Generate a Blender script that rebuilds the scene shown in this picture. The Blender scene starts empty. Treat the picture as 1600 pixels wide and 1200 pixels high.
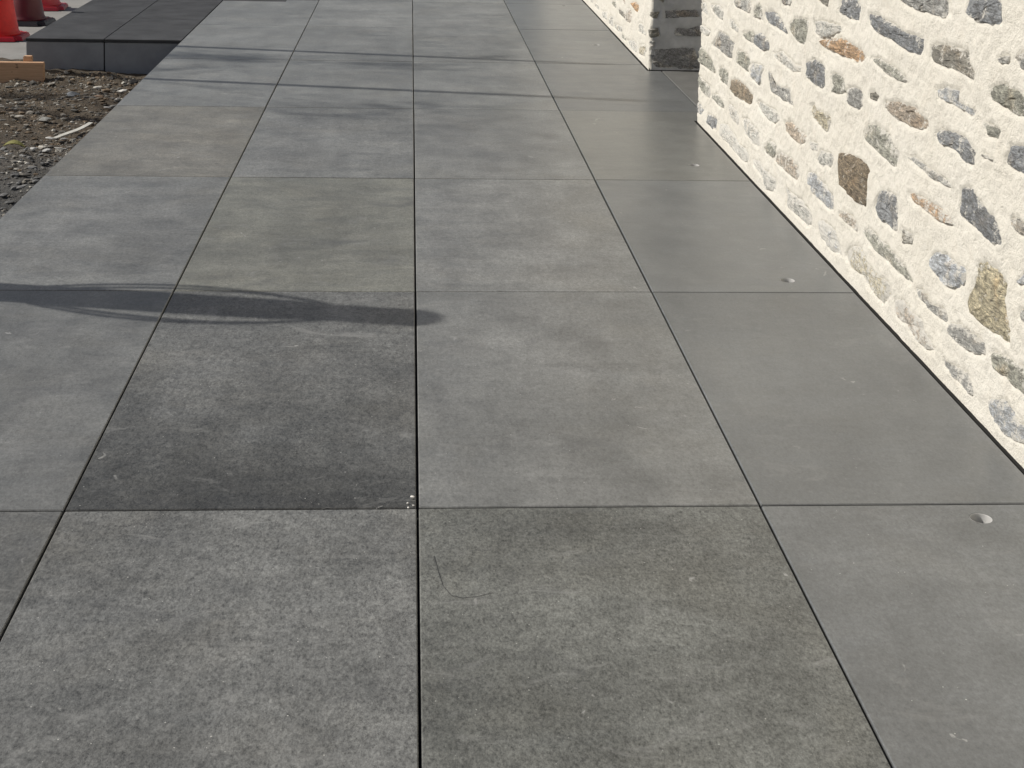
import bpy, bmesh, math, random
import numpy as np
from mathutils import Matrix, Vector
from mathutils.geometry import tessellate_polygon

random.seed(7)
RNG = np.random.default_rng(7)
scene = bpy.context.scene
col = scene.collection

# ------------------------------------------------------------------ camera
W, Hpx = 1600, 1200
F_PX, PITCH, YAW, ROLL, CAM_H = 2357.97, 0.11903, 0.06938, 0.02461, 1.48
PPX, PPY = 800.0, 0.0            # the frame is the lower part of a taller picture
_f = np.array([math.sin(YAW)*math.cos(PITCH), math.cos(YAW)*math.cos(PITCH), -math.sin(PITCH)])
_r = np.array([math.cos(YAW), -math.sin(YAW), 0.0])
_u = np.cross(_r, _f)
R_ = math.cos(ROLL)*_r + math.sin(ROLL)*_u
U_ = -math.sin(ROLL)*_r + math.cos(ROLL)*_u
cam_data = bpy.data.cameras.new('camera')
cam = bpy.data.objects.new('camera', cam_data)
col.objects.link(cam)
cam_data.sensor_fit = 'HORIZONTAL'
cam_data.sensor_width = 36.0
cam_data.lens = F_PX*36.0/W
cam_data.shift_y = -(Hpx/2 - PPY)/W
cam_data.clip_start = 0.05
cam_data.clip_end = 3000
M = Matrix(((R_[0], U_[0], -_f[0], 0), (R_[1], U_[1], -_f[1], 0), (R_[2], U_[2], -_f[2], CAM_H), (0, 0, 0, 1)))
cam.matrix_world = M
scene.camera = cam

# ------------------------------------------------------------------ sky, sun, exposure
SUN_EL = math.radians(38)
SUN_AZ = math.radians(10.3)      # light travels +X and a little -Y
sun_to = Vector((-math.cos(SUN_AZ)*math.cos(SUN_EL), math.sin(SUN_AZ)*math.cos(SUN_EL), math.sin(SUN_EL)))
world = bpy.data.worlds.new('World')
scene.world = world
world.use_nodes = True
wn = world.node_tree.nodes
sky = wn.new('ShaderNodeTexSky')
sky.sky_type = 'NISHITA'
sky.sun_disc = False
sky.dust_density = 3.0
sky.air_density = 0.9
sky.ozone_density = 0.6
sky.sun_elevation = SUN_EL
sky.sun_rotation = math.atan2(sun_to.x, sun_to.y)
wn['Background'].inputs['Strength'].default_value = 0.06
world.node_tree.links.new(sky.outputs[0], wn['Background'].inputs['Color'])
sd = bpy.data.lights.new('sun', 'SUN')
sd.energy = 4.0
sd.angle = math.radians(0.53)
sd.color = (1.0, 0.96, 0.89)
sun = bpy.data.objects.new('sun', sd)
col.objects.link(sun)
sun.rotation_euler = sun_to.to_track_quat('Z', 'Y').to_euler()
sun.location = (-6, 6, 8)
scene.view_settings.view_transform = 'Standard'
scene.view_settings.look = 'None'
scene.view_settings.exposure = 0.0
scene.view_settings.gamma = 1.0
scene.view_settings.use_curve_mapping = False


# ------------------------------------------------------------------ helpers
def ray(px, py):
    return _f + R_*((px - PPX)/F_PX) + U_*((PPY - py)/F_PX)

def on_z(px, py, z=0.0):
    d = ray(px, py)
    t = (z - CAM_H)/d[2]
    return np.array([0, 0, CAM_H]) + d*t

def on_x(px, py, x):
    d = ray(px, py)
    return np.array([0, 0, CAM_H]) + d*(x/d[0])

def on_y(px, py, y):
    d = ray(px, py)
    return np.array([0, 0, CAM_H]) + d*(y/d[1])

def link(name, me, mat=None, parent=None):
    o = bpy.data.objects.new(name, me)
    col.objects.link(o)
    if mat is not None and me is not None and not me.materials:
        me.materials.append(mat)
    if parent is not None:
        o.parent = parent
    return o

def mesh_from(name, verts, faces, smooth=False):
    me = bpy.data.meshes.new(name)
    me.from_pydata([tuple(v) for v in verts], [], faces)
    me.update()
    if smooth:
        me.polygons.foreach_set('use_smooth', [True]*len(me.polygons))
    return me

def empty(name, loc):
    o = bpy.data.objects.new(name, None)
    o.location = loc
    o.empty_display_size = 0.1
    col.objects.link(o)
    return o

def tag(o, label=None, cat=None, group=None, kind=None):
    if label: o['label'] = label
    if cat: o['category'] = cat
    if group: o['group'] = group
    if kind: o['kind'] = kind
    return o

def bm_mesh(name, bm, smooth=False):
    me = bpy.data.meshes.new(name)
    bm.normal_update()
    bm.to_mesh(me)
    bm.free()
    if smooth:
        me.polygons.foreach_set('use_smooth', [True]*len(me.polygons))
    return me

def box_mesh(name, x0, x1, y0, y1, z0, z1, bev=0.0, jitter=0.0):
    bm = bmesh.new()
    bmesh.ops.create_cube(bm, size=1)
    for v in bm.verts:
        v.co = Vector(((x0+x1)/2 + v.co.x*(x1-x0), (y0+y1)/2 + v.co.y*(y1-y0), (z0+z1)/2 + v.co.z*(z1-z0)))
        if jitter:
            v.co += Vector((random.uniform(-1, 1), random.uniform(-1, 1), random.uniform(-1, 1)))*jitter
    if bev:
        bmesh.ops.bevel(bm, geom=list(bm.edges), offset=bev, segments=2, affect='EDGES')
    return bm_mesh(name, bm)

def lathe_mesh(name, prof, seg=32, smooth=True):
    verts, faces = [], []
    for r, z in prof:
        for k in range(seg):
            a = 2*math.pi*k/seg
            verts.append((r*math.cos(a), r*math.sin(a), z))
    for i in range(len(prof)-1):
        for k in range(seg):
            k2 = (k+1) % seg
            faces.append((i*seg+k, i*seg+k2, (i+1)*seg+k2, (i+1)*seg+k))
    if prof[0][0] > 1e-6: faces.append(tuple(range(seg))[::-1])
    if prof[-1][0] > 1e-6: faces.append(tuple((len(prof)-1)*seg+k for k in range(seg)))
    return mesh_from(name, verts, faces, smooth)

def tube_mesh(name, pts, r, seg=10):
    pts = [Vector(p) for p in pts]
    verts, faces = [], []
    for i, p in enumerate(pts):
        t = (pts[min(i+1, len(pts)-1)] - pts[max(i-1, 0)]).normalized()
        a = t.cross(Vector((0.31, 0.95, 0.05))).normalized()
        b = t.cross(a)
        for k in range(seg):
            an = 2*math.pi*k/seg
            verts.append(p + (a*math.cos(an) + b*math.sin(an))*r)
    for i in range(len(pts)-1):
        for k in range(seg):
            k2 = (k+1) % seg
            faces.append((i*seg+k, i*seg+k2, (i+1)*seg+k2, (i+1)*seg+k))
    faces.append(tuple(range(seg))[::-1])
    faces.append(tuple((len(pts)-1)*seg+k for k in range(seg)))
    return mesh_from(name, verts, faces, True)

# lattice noise for displacing meshes, values about -1..1
_T = RNG.uniform(-1, 1, (256, 256))
def vnoise(x, y, ox=0.0, oy=0.0):
    x = np.asarray(x, float) + 137.3 + ox; y = np.asarray(y, float) + 91.7 + oy
    xi = np.floor(x).astype(int); yi = np.floor(y).astype(int)
    fx = x - xi; fy = y - yi
    fx = fx*fx*(3-2*fx); fy = fy*fy*(3-2*fy)
    a = _T[xi & 255, yi & 255]; b = _T[(xi+1) & 255, yi & 255]
    c = _T[xi & 255, (yi+1) & 255]; d = _T[(xi+1) & 255, (yi+1) & 255]
    return (a*(1-fx)+b*fx)*(1-fy) + (c*(1-fx)+d*fx)*fy


# ------------------------------------------------------------------ materials
class NT:
    def __init__(self, name):
        self.m = bpy.data.materials.new(name)
        self.m.use_nodes = True
        self.t = self.m.node_tree
        self.n = self.t.nodes
        self.b = self.n['Principled BSDF']
    def new(self, typ, **kw):
        n = self.n.new(typ)
        for k, v in kw.items(): setattr(n, k, v)
        return n
    def l(self, a, b): self.t.links.new(a, b)
    def noise(self, vec, scale, detail=4.0, rough=0.55, dist=0.0):
        n = self.new('ShaderNodeTexNoise')
        n.inputs['Scale'].default_value = scale
        n.inputs['Detail'].default_value = detail
        n.inputs['Roughness'].default_value = rough
        n.inputs['Distortion'].default_value = dist
        if vec is not None: self.l(vec, n.inputs['Vector'])
        return n.outputs['Fac']
    def math(self, op, a, b=None, c=None, clamp=False):
        n = self.new('ShaderNodeMath', operation=op)
        n.use_clamp = clamp
        for i, v in enumerate((a, b, c)):
            if v is None: continue
            if isinstance(v, (int, float)): n.inputs[i].default_value = v
            else: self.l(v, n.inputs[i])
        return n.outputs[0]
    def maprange(self, v, a, b, c, d):
        n = self.new('ShaderNodeMapRange')
        self.l(v, n.inputs['Value'])
        for k, x in zip(('From Min', 'From Max', 'To Min', 'To Max'), (a, b, c, d)):
            n.inputs[k].default_value = x
        return n.outputs['Result']
    def mix(self, fac, a, b, blend='MIX'):
        n = self.new('ShaderNodeMix', data_type='RGBA', blend_type=blend)
        for i, v in ((0, fac), (6, a), (7, b)):
            if isinstance(v, (int, float)): n.inputs[i].default_value = v
            elif isinstance(v, tuple): n.inputs[i].default_value = (*v, 1.0)
            else: self.l(v, n.inputs[i])
        return n.outputs[2]
    def vscale(self, vec, s):
        n = self.new('ShaderNodeVectorMath', operation='MULTIPLY')
        self.l(vec, n.inputs[0]); n.inputs[1].default_value = s
        return n.outputs[0]
    def gray(self, v):
        n = self.new('ShaderNodeCombineColor')
        for i in range(3): self.l(v, n.inputs[i])
        return n.outputs[0]
    def bump(self, h, strength, dist, prev=None):
        n = self.new('ShaderNodeBump')
        n.inputs['Strength'].default_value = strength
        n.inputs['Distance'].default_value = dist
        self.l(h, n.inputs['Height'])
        if prev is not None: self.l(prev, n.inputs['Normal'])
        return n.outputs[0]
    def objvec(self):
        tc = self.new('ShaderNodeTexCoord')
        oi = self.new('ShaderNodeObjectInfo')
        c = self.new('ShaderNodeCombineXYZ')
        self.l(self.math('MULTIPLY', oi.outputs['Random'], 53.0), c.inputs[0])
        self.l(self.math('MULTIPLY', oi.outputs['Random'], 31.0), c.inputs[1])
        self.l(self.math('MULTIPLY', oi.outputs['Random'], 17.0), c.inputs[2])
        a = self.new('ShaderNodeVectorMath', operation='ADD')
        self.l(tc.outputs['Object'], a.inputs[0]); self.l(c.outputs[0], a.inputs[1])
        return a.outputs[0], oi, tc
    def base(self, c):
        if isinstance(c, tuple): self.b.inputs['Base Color'].default_value = (*c, 1)
        else: self.l(c, self.b.inputs['Base Color'])
    def rough(self, v):
        if isinstance(v, (int, float)): self.b.inputs['Roughness'].default_value = v
        else: self.l(v, self.b.inputs['Roughness'])
    def normal(self, v): self.l(v, self.b.inputs['Normal'])

def paver_material(name, stained=False):
    k = NT(name)
    vec, oi, tc = k.objvec()
    tint = oi.outputs['Color']; grain_amt = oi.outputs['Alpha']
    big = k.noise(vec, 1.7, 6, 0.6)
    streak = k.noise(k.vscale(vec, (0.8, 2.2, 1.0)), 4.2, 7, 0.68, 0.7)
    fine_streak = k.noise(k.vscale(vec, (0.8, 2.5, 1.0)), 24.0, 4, 0.65)
    cloud = k.noise(vec, 7.0, 5, 0.6)
    gvec = k.vscale(vec, (1.0, 0.55, 1.0))
    grain = k.noise(gvec, 190.0, 3, 0.85)
    grain2 = k.noise(gvec, 90.0, 4, 0.8)
    bands = k.noise(k.vscale(vec, (3.4, 1.0, 1.0)), 2.4, 4, 0.6, 0.5)
    f = k.maprange(big, 0.28, 0.72, 0.76, 1.24)
    f = k.math('MULTIPLY', f, k.maprange(bands, 0.28, 0.72, 0.84, 1.16))
    f = k.math('MULTIPLY', f, k.maprange(streak, 0.3, 0.7, 0.84, 1.16))
    f = k.math('MULTIPLY', f, k.maprange(fine_streak, 0.3, 0.7, 0.92, 1.08))
    f = k.math('MULTIPLY', f, k.maprange(cloud, 0.3, 0.7, 0.88, 1.12))
    calm = k.math('ADD', k.math('MULTIPLY', grain_amt, 1.25), 0.14, None, True)
    f = k.math('ADD', k.math('MULTIPLY', k.math('SUBTRACT', f, 1.0), calm), 1.0)
    g = k.math('SUBTRACT', grain, 0.5)
    g = k.math('ADD', g, k.math('MULTIPLY', k.math('SUBTRACT', grain2, 0.5), 0.8))
    g = k.math('MULTIPLY', k.math('MULTIPLY', g, grain_amt), 2.4)
    f = k.math('MULTIPLY', f, k.math('ADD', g, 1.0))
    # pale mineral specks
    vo = k.new('ShaderNodeTexVoronoi')
    vo.inputs['Scale'].default_value = 75.0
    k.l(vec, vo.inputs['Vector'])
    sel = k.new('ShaderNodeSeparateColor'); k.l(vo.outputs['Color'], sel.inputs[0])
    sp = k.math('MULTIPLY', k.math('LESS_THAN', vo.outputs['Distance'], k.math('MULTIPLY', sel.outputs[1], 0.11)),
                k.math('GREATER_THAN', sel.outputs[0], k.math('SUBTRACT', 1.0, k.math('MULTIPLY', grain_amt, 0.40))))
    if stained:
        sx = k.new('ShaderNodeSeparateXYZ'); k.l(tc.outputs['Object'], sx.inputs[0])
        wob = k.math('ADD', sx.outputs[1], k.math('MULTIPLY', k.math('SUBTRACT', k.noise(vec, 3.5, 5, .6), 0.5), 0.5))
        f = k.math('MULTIPLY', f, k.maprange(wob, -0.72, 0.30, 0.52, 1.22))
    c = k.mix(1.0, tint, k.gray(f), 'MULTIPLY')
    warm = k.math('MULTIPLY', k.maprange(k.noise(vec, 2.6, 4, .6, .4), 0.5, 0.78, 0, 1), 0.22)
    c = k.mix(k.math('MULTIPLY', warm, calm), c, k.mix(1.0, c, (1.16, 1.03, 0.82), 'MULTIPLY'))
    cool = k.math('MULTIPLY', k.maprange(k.noise(k.vscale(vec, (1.0, 2.2, 1.0)), 3.4, 4, .6, .5), 0.55, 0.8, 0, 1), 0.2)
    c = k.mix(cool, c, k.mix(1.0, c, (0.93, 0.99, 1.08), 'MULTIPLY'))
    # cement wash: paler drag marks
    wash = k.maprange(k.noise(k.vscale(vec, (1.0, 1.7, 1.0)), 5.5, 9, 0.74, 1.3), 0.56, 0.72, 0, 0.6)
    c = k.mix(k.math('MULTIPLY', wash, calm), c, (0.27, 0.272, 0.265))
    scuff = k.maprange(k.noise(k.vscale(vec, (1.0, 1.5, 1.0)), 3.4, 8, 0.70, 1.0), 0.57, 0.74, 0, 0.5)
    c = k.mix(k.math('MULTIPLY', scuff, calm), c, (0.085, 0.087, 0.09))
    # dried cement slurry: small pale dabs
    dab = k.math('MULTIPLY', k.maprange(k.noise(vec, 16.0, 3, 0.5, 1.5), 0.70, 0.735, 0, 1), k.maprange(k.noise(vec, 2.3, 2, .5), 0.5, 0.6, 0, 0.75))
    c = k.mix(dab, c, (0.36, 0.36, 0.35))
    c = k.mix(k.math('MULTIPLY', sp, sel.outputs[2]), c, (0.52, 0.52, 0.49))
    k.base(c)
    r = k.math('ADD', k.maprange(streak, 0.3, 0.7, 0.27, 0.37), k.math('MULTIPLY', grain_amt, 0.16))
    k.rough(r)
    k.b.inputs['Specular IOR Level'].default_value = 0.5
    h = k.math('ADD', k.math('MULTIPLY', grain, grain_amt), k.math('MULTIPLY', grain2, 0.35))
    k.normal(k.bump(h, 0.42, 0.0014))
    return k.m

M_paver = paver_material('paver_porcelain')
M_paver_st = paver_material('paver_porcelain_stained', True)

def simple(name, colr, rough=0.6, var=0.15, scale=12.0, bump=0.0, bscale=60.0, metal=0.0, spec=0.5):
    k = NT(name)
    vec, oi, tc = k.objvec()
    f = k.maprange(k.noise(vec, scale, 6, 0.62), 0.25, 0.75, 1-var, 1+var)
    k.base(k.mix(1.0, colr, k.gray(f), 'MULTIPLY'))
    k.rough(rough)
    k.b.inputs['Metallic'].default_value = metal
    k.b.inputs['Specular IOR Level'].default_value = spec
    if bump: k.normal(k.bump(k.noise(vec, bscale, 4, 0.6), bump, 0.004))
    return k.m

M_bed = simple('bedding_mortar', (0.05, 0.048, 0.045), 0.9)
M_shaded_tile = simple('shade_darkened_tile', (0.058, 0.060, 0.064), 0.75, 0.35, 5.0, 0.15, 200.0, spec=0.2)  # landing top, darkened in colour for the shade on it
M_riser = simple('lightened_riser_tile', (0.28, 0.295, 0.32), 0.6, 0.22, 6.0, 0.1, 200.0)  # riser copy of that tile, colour lightened to offset its shaded front
M_concrete = simple('pale_concrete', (0.27, 0.265, 0.25), 0.85, 0.2, 4.0, 0.3, 90.0)
M_ground = simple('far_ground', (0.13, 0.12, 0.10), 0.95, 0.25, 0.8)
M_wood = None
M_cup = simple('satin_steel', (0.42, 0.42, 0.41), 0.4, 0.04, 60.0, 0.0)
M_lens = simple('frosted_lens', (0.06, 0.06, 0.06), 0.4, 0.05, 80.0)
M_crumb = simple('plaster_crumb', (0.82, 0.80, 0.76), 0.8, 0.1, 80.0)
M_steel = simple('galvanised_steel', (0.45, 0.46, 0.47), 0.4, 0.1, 20.0, metal=0.8)
M_added_eaves = simple('added_eaves_dark', (0.06, 0.055, 0.05), 0.7)
M_post = simple('dark_painted_post', (0.06, 0.06, 0.065), 0.5, 0.1)

def wood_material():
    k = NT('pine_board')
    vec, oi, tc = k.objvec()
    g = k.noise(k.vscale(vec, (1.5, 14.0, 22.0)), 5.0, 5, 0.6, 0.5)
    fine = k.noise(k.vscale(vec, (3.0, 40.0, 60.0)), 9.0, 3, 0.6)
    c = k.mix(k.maprange(g, 0.3, 0.7, 0, 1), (0.66, 0.43, 0.27), (0.52, 0.31, 0.18))
    c = k.mix(k.maprange(fine, 0.55, 0.8, 0, 0.5), c, (0.32, 0.18, 0.10))
    kn = k.maprange(k.noise(k.vscale(vec, (1.0, 2.0, 2.2)), 14.0, 2, 0.5), 0.70, 0.76, 0, 0.8)
    c = k.mix(kn, c, (0.09, 0.045, 0.025))
    k.base(c); k.rough(0.75)
    k.normal(k.bump(fine, 0.3, 0.002))
    return k.m
M_wood = wood_material()

def plaster_material():
    k = NT('lime_plaster')
    g = k.new('ShaderNodeNewGeometry')
    p = g.outputs['Position']
    f = k.maprange(k.noise(p, 2.2, 5, 0.6), 0.3, 0.7, 0, 1)
    c = k.mix(f, (0.70, 0.672, 0.598), (0.745, 0.722, 0.657))
    blush = k.maprange(k.noise(p, 9.0, 5, 0.65), 0.55, 0.8, 0, 0.5)
    c = k.mix(blush, c, (0.73, 0.68, 0.59))
    # thin grey film where stone dust was bagged over the face
    film = k.maprange(k.noise(p, 16.0, 6, 0.7), 0.60, 0.80, 0, 0.35)
    c = k.mix(film, c, (0.60, 0.60, 0.585))
    pit = k.maprange(k.noise(p, 75.0, 4, 0.75), 0.64, 0.74, 0, 0.6)
    c = k.mix(pit, c, (0.38, 0.355, 0.31))
    k.base(c); k.rough(0.92)
    k.b.inputs['Specular IOR Level'].default_value = 0.25
    h = k.math('ADD', k.noise(p, 55.0, 5, 0.7), k.math('MULTIPLY', k.noise(p, 210.0, 3, 0.7), 0.45))
    k.normal(k.bump(h, 0.9, 0.009))
    return k.m
M_plaster = plaster_material()

M_recess_grey = simple('recess_grey', (0.47, 0.475, 0.48), 0.9, 0.22, 9.0, 0.8, 60.0, spec=0.2)  # recess faces take a darker grey than the long faces

def stone_material():
    k = NT('schist_stone')
    vec, oi, tc = k.objvec()
    geo = k.new('ShaderNodeNewGeometry')
    tint = oi.outputs['Color']; wash_amt = oi.outputs['Alpha']
    lay = k.noise(k.vscale(vec, (10.0, 3.2, 15.0)), 7.0, 7, 0.78, 1.2)
    mott = k.noise(vec, 30.0, 7, 0.75)
    fine = k.noise(k.vscale(vec, (2.0, 0.9, 2.6)), 110.0, 5, 0.8)
    f = k.math('MULTIPLY', k.maprange(lay, 0.40, 0.60, 0.40, 1.75), k.maprange(mott, 0.35, 0.65, 0.66, 1.42))
    f = k.math('MULTIPLY', f, k.maprange(fine, 0.34, 0.66, 0.6, 1.42))
    c = k.mix(1.0, tint, k.gray(f), 'MULTIPLY')
    rust = k.maprange(k.noise(vec, 11.0, 3, 0.6), 0.54, 0.70, 0, 0.5)
    c = k.mix(rust, c, k.mix(1.0, c, (1.35, 1.0, 0.62), 'MULTIPLY'))
    crack = k.maprange(k.noise(k.vscale(vec, (6.0, 2.4, 9.0)), 9.0, 5, 0.75, 2.0), 0.30, 0.37, 0.75, 0)
    c = k.mix(crack, c, (0.05, 0.048, 0.045))
    # plaster dragged over the stone face, in patches and flecks
    pn = k.math('ADD', k.noise(vec, 22.0, 7, 0.75), k.math('MULTIPLY', k.noise(k.vscale(vec, (2.0, 1.0, 2.0)), 85.0, 5, 0.78), 0.55))
    pn = k.math('ADD', pn, k.math('MULTIPLY', k.math('SUBTRACT', wash_amt, 0.5), 0.36))
    rim = k.new('ShaderNodeAttribute'); rim.attribute_name = 'rim'
    pn = k.math('ADD', pn, k.math('MULTIPLY', rim.outputs['Fac'], 0.11))
    sm = k.maprange(pn, 0.80, 0.86, 0, 0.95)
    c = k.mix(sm, c, (0.78, 0.757, 0.695))
    film = k.math('MULTIPLY', wash_amt, 0.5)
    c = k.mix(film, c, (0.66, 0.655, 0.62))
    k.base(c); k.rough(0.85)
    k.b.inputs['Specular IOR Level'].default_value = 0.3
    h = k.math('ADD', k.math('MULTIPLY', lay, 1.1), k.math('ADD', k.math('MULTIPLY', mott, 0.8), k.math('MULTIPLY', fine, 0.4)))
    k.normal(k.bump(h, 1.0, 0.010))
    return k.m
M_stone = stone_material()

def dirt_material():
    k = NT('rubble_dirt')
    g = k.new('ShaderNodeNewGeometry'); p = g.outputs['Position']
    sx = k.new('ShaderNodeSeparateXYZ'); k.l(p, sx.inputs[0])
    n1 = k.noise(p, 5.0, 7, 0.68)
    c = k.mix(k.maprange(n1, 0.3, 0.7, 0, 1), (0.085, 0.066, 0.046), (0.17, 0.135, 0.095))
    grey = k.maprange(k.math('ADD', sx.outputs[1], k.math('MULTIPLY', k.noise(p, 2.0, 4, .6), 2.2)), 8.0, 9.2, 1, 0)
    c = k.mix(grey, c, k.mix(k.maprange(n1, .3, .7, 0, 1), (0.085, 0.085, 0.083), (0.17, 0.168, 0.16)))
    c = k.mix(k.maprange(k.noise(p, 60.0, 4, .7), 0.6, 0.75, 0, .5), c, (0.30, 0.27, 0.22))
    k.base(c); k.rough(0.95)
    k.normal(k.bump(k.noise(p, 38.0, 7, 0.78), 1.0, 0.04))
    return k.m
M_dirt = dirt_material()

def tinted(name, rough=0.8, bump=0.6, bscale=50.0, var=0.25):
    k = NT(name)
    vec, oi, tc = k.objvec()
    f = k.maprange(k.noise(vec, 25.0, 6, 0.65), 0.25, 0.75, 1-var, 1+var)
    k.base(k.mix(1.0, oi.outputs['Color'], k.gray(f), 'MULTIPLY'))
    k.rough(rough)
    k.normal(k.bump(k.noise(vec, bscale, 5, 0.65), bump, 0.004))
    return k.m
M_chip = tinted('rubble_chip')
M_conep = tinted('traffic_cone_plastic', 0.42, 0.08, 30.0, 0.14)

def gravel_material():
    k = NT('mixed_gravel')
    at = k.new('ShaderNodeAttribute'); at.attribute_name = 'tone'
    g = k.new('ShaderNodeNewGeometry')
    f = k.maprange(k.noise(g.outputs['Position'], 60.0, 5, 0.6), .25, .75, .7, 1.3)
    k.base(k.mix(1.0, at.outputs['Color'], k.gray(f), 'MULTIPLY'))
    k.rough(0.9)
    return k.m
M_gravel = gravel_material()


# ------------------------------------------------------------------ ground sheets
GZ = -0.23            # level of the dirt and the road beside the raised paving
X0, Y0, TW, TL, GAP = 0.0391, 3.1084, 0.75, 1.5, 0.0055
EDGE_L = X0 - 2*TW
WALL_X = 1.454
EDGE_R = 1.4445
REC0, REC1 = 7.36, 8.90      # the recess in the building face

tag(link('ground', mesh_from('ground', [(-900, -900, GZ-.12), (900, -900, GZ-.12), (900, 900, GZ-.12), (-900, 900, GZ-.12)], [(0, 1, 2, 3)]), M_ground),
    'bare earth spreading out around the building site', 'ground', kind='structure')

def dirt_patch():
    xs = np.arange(-5.2, EDGE_L+0.001, 0.022); ys = np.concatenate([np.arange(-1.2, 3.6, 0.05), np.arange(3.6, 10.35, 0.028)])
    X, Y = np.meshgrid(xs, ys, indexing='ij')
    Z = GZ + 0.028*vnoise(X*2.3, Y*2.3) + 0.014*vnoise(X*8, Y*8, 3) + 0.009*vnoise(X*21, Y*21, 9) + 0.005*vnoise(X*44, Y*44, 5)
    Z = Z - 0.02*np.clip((X+1.9)/0.4, 0, 1)
    verts = np.stack([X, Y, Z], -1).reshape(-1, 3)
    n, m = X.shape
    i = np.arange((n-1)*(m-1)); a = (i//(m-1))*m + i % (m-1)
    faces = np.stack([a, a+m, a+m+1, a+1], -1)
    return mesh_from('dirt_ground', verts.tolist(), faces.tolist(), True)
tag(link('dirt_ground', dirt_patch(), M_dirt), 'strip of brown and grey rubble dirt left of the raised paving', 'dirt', kind='structure')
tag(link('road', mesh_from('road', [(-30, 9.98, GZ+.012), (-2.40, 9.98, GZ+.012), (-2.40, 60, GZ+.012), (-30, 60, GZ+.012)], [(0, 1, 2, 3)]), M_concrete),
    'pale concrete road surface under the traffic cones', 'road', kind='structure')


# ------------------------------------------------------------------ pavement
def inset_poly(poly, d):
    n = len(poly); out = []
    for i in range(n):
        p0 = Vector(poly[i-1]); p1 = Vector(poly[i]); p2 = Vector(poly[(i+1) % n])
        e1 = (p1-p0).normalized(); e2 = (p2-p1).normalized()
        n1 = Vector((-e1.y, e1.x)); n2 = Vector((-e2.y, e2.x))     # inward for CCW
        m = n1 + n2
        out.append(p1 + m*(d/(1+n1.dot(n2))))
    return out

def paver_mesh(poly, hole=None, z=0.0, th=0.022, bev=0.0022):
    """slab with an arrissed edge; poly is CCW; hole = (x, y, r)"""
    bm = bmesh.new()
    top = [bm.verts.new((p[0], p[1], z)) for p in inset_poly(poly, bev)]
    mid = [bm.verts.new((p[0], p[1], z-bev)) for p in poly]
    bot = [bm.verts.new((p[0], p[1], z-th)) for p in poly]
    n = len(poly)
    for i in range(n):
        j = (i+1) % n
        bm.faces.new((mid[i], mid[j], top[j], top[i]))
        bm.faces.new((bot[i], bot[j], mid[j], mid[i]))
    loops = [[v.co.copy() for v in top]]
    allv = list(top)
    if hole:
        hx, hy, hr = hole
        ring = [bm.verts.new((hx+hr*math.cos(a), hy+hr*math.sin(a), z)) for a in [-2*math.pi*k/40 for k in range(40)]]
        low = [bm.verts.new((v.co.x, v.co.y, z-th)) for v in ring]
        for i in range(40):
            j = (i+1) % 40
            bm.faces.new((ring[i], ring[j], low[j], low[i]))
        loops.append([v.co.copy() for v in ring]); allv += ring
    for t in tessellate_polygon(loops):
        f = [allv[k] for k in t]
        nrm = (f[1].co-f[0].co).cross(f[2].co-f[0].co)
        if nrm.length < 1e-12: continue
        bm.faces.new(f if nrm.z > 0 else f[::-1])
    return bm_mesh('paver', bm)

bed = [(-1.455, -0.4), (1.4425, -0.4), (1.4425, REC0+.012), (2.44, REC0+.012), (2.44, REC1-.012), (1.4425, REC1-.012), (1.4425, 16.4), (-0.95, 16.4), (-0.95, 11.975), (-1.455, 11.975)]
bme = paver_mesh(bed, None, -0.0235, 0.30, 0.001)
bme.name = 'pavement'
pavement = tag(link('pavement', bme, M_bed), 'grey large-format paved terrace running along the white stone wall', 'pavement', kind='structure')

def srgb(v): return ((v/255+0.055)/1.055)**2.4
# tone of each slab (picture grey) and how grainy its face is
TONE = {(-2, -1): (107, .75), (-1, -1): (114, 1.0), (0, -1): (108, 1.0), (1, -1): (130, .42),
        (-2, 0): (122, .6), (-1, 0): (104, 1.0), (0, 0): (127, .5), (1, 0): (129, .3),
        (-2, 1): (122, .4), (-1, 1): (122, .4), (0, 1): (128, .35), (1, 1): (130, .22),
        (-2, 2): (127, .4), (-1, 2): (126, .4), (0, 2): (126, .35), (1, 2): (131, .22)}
LIGHTS = [(1534, 810), (1232, 438), (1084, 258), (924, 70), (881, 9)]
light_xy = [tuple(on_z(*p)[:2]) for p in LIGHTS]
light_xy = [(1.2585, y) for x, y in light_xy]
LR = 0.0245
TINT = {(-2, 2): (1.05, 1.0, .92), (-1, 1): (1.03, 1.02, .93), (0, -1): (1.0, 1.01, .97), (1, 2): (1.02, 1.0, .95)}
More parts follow.
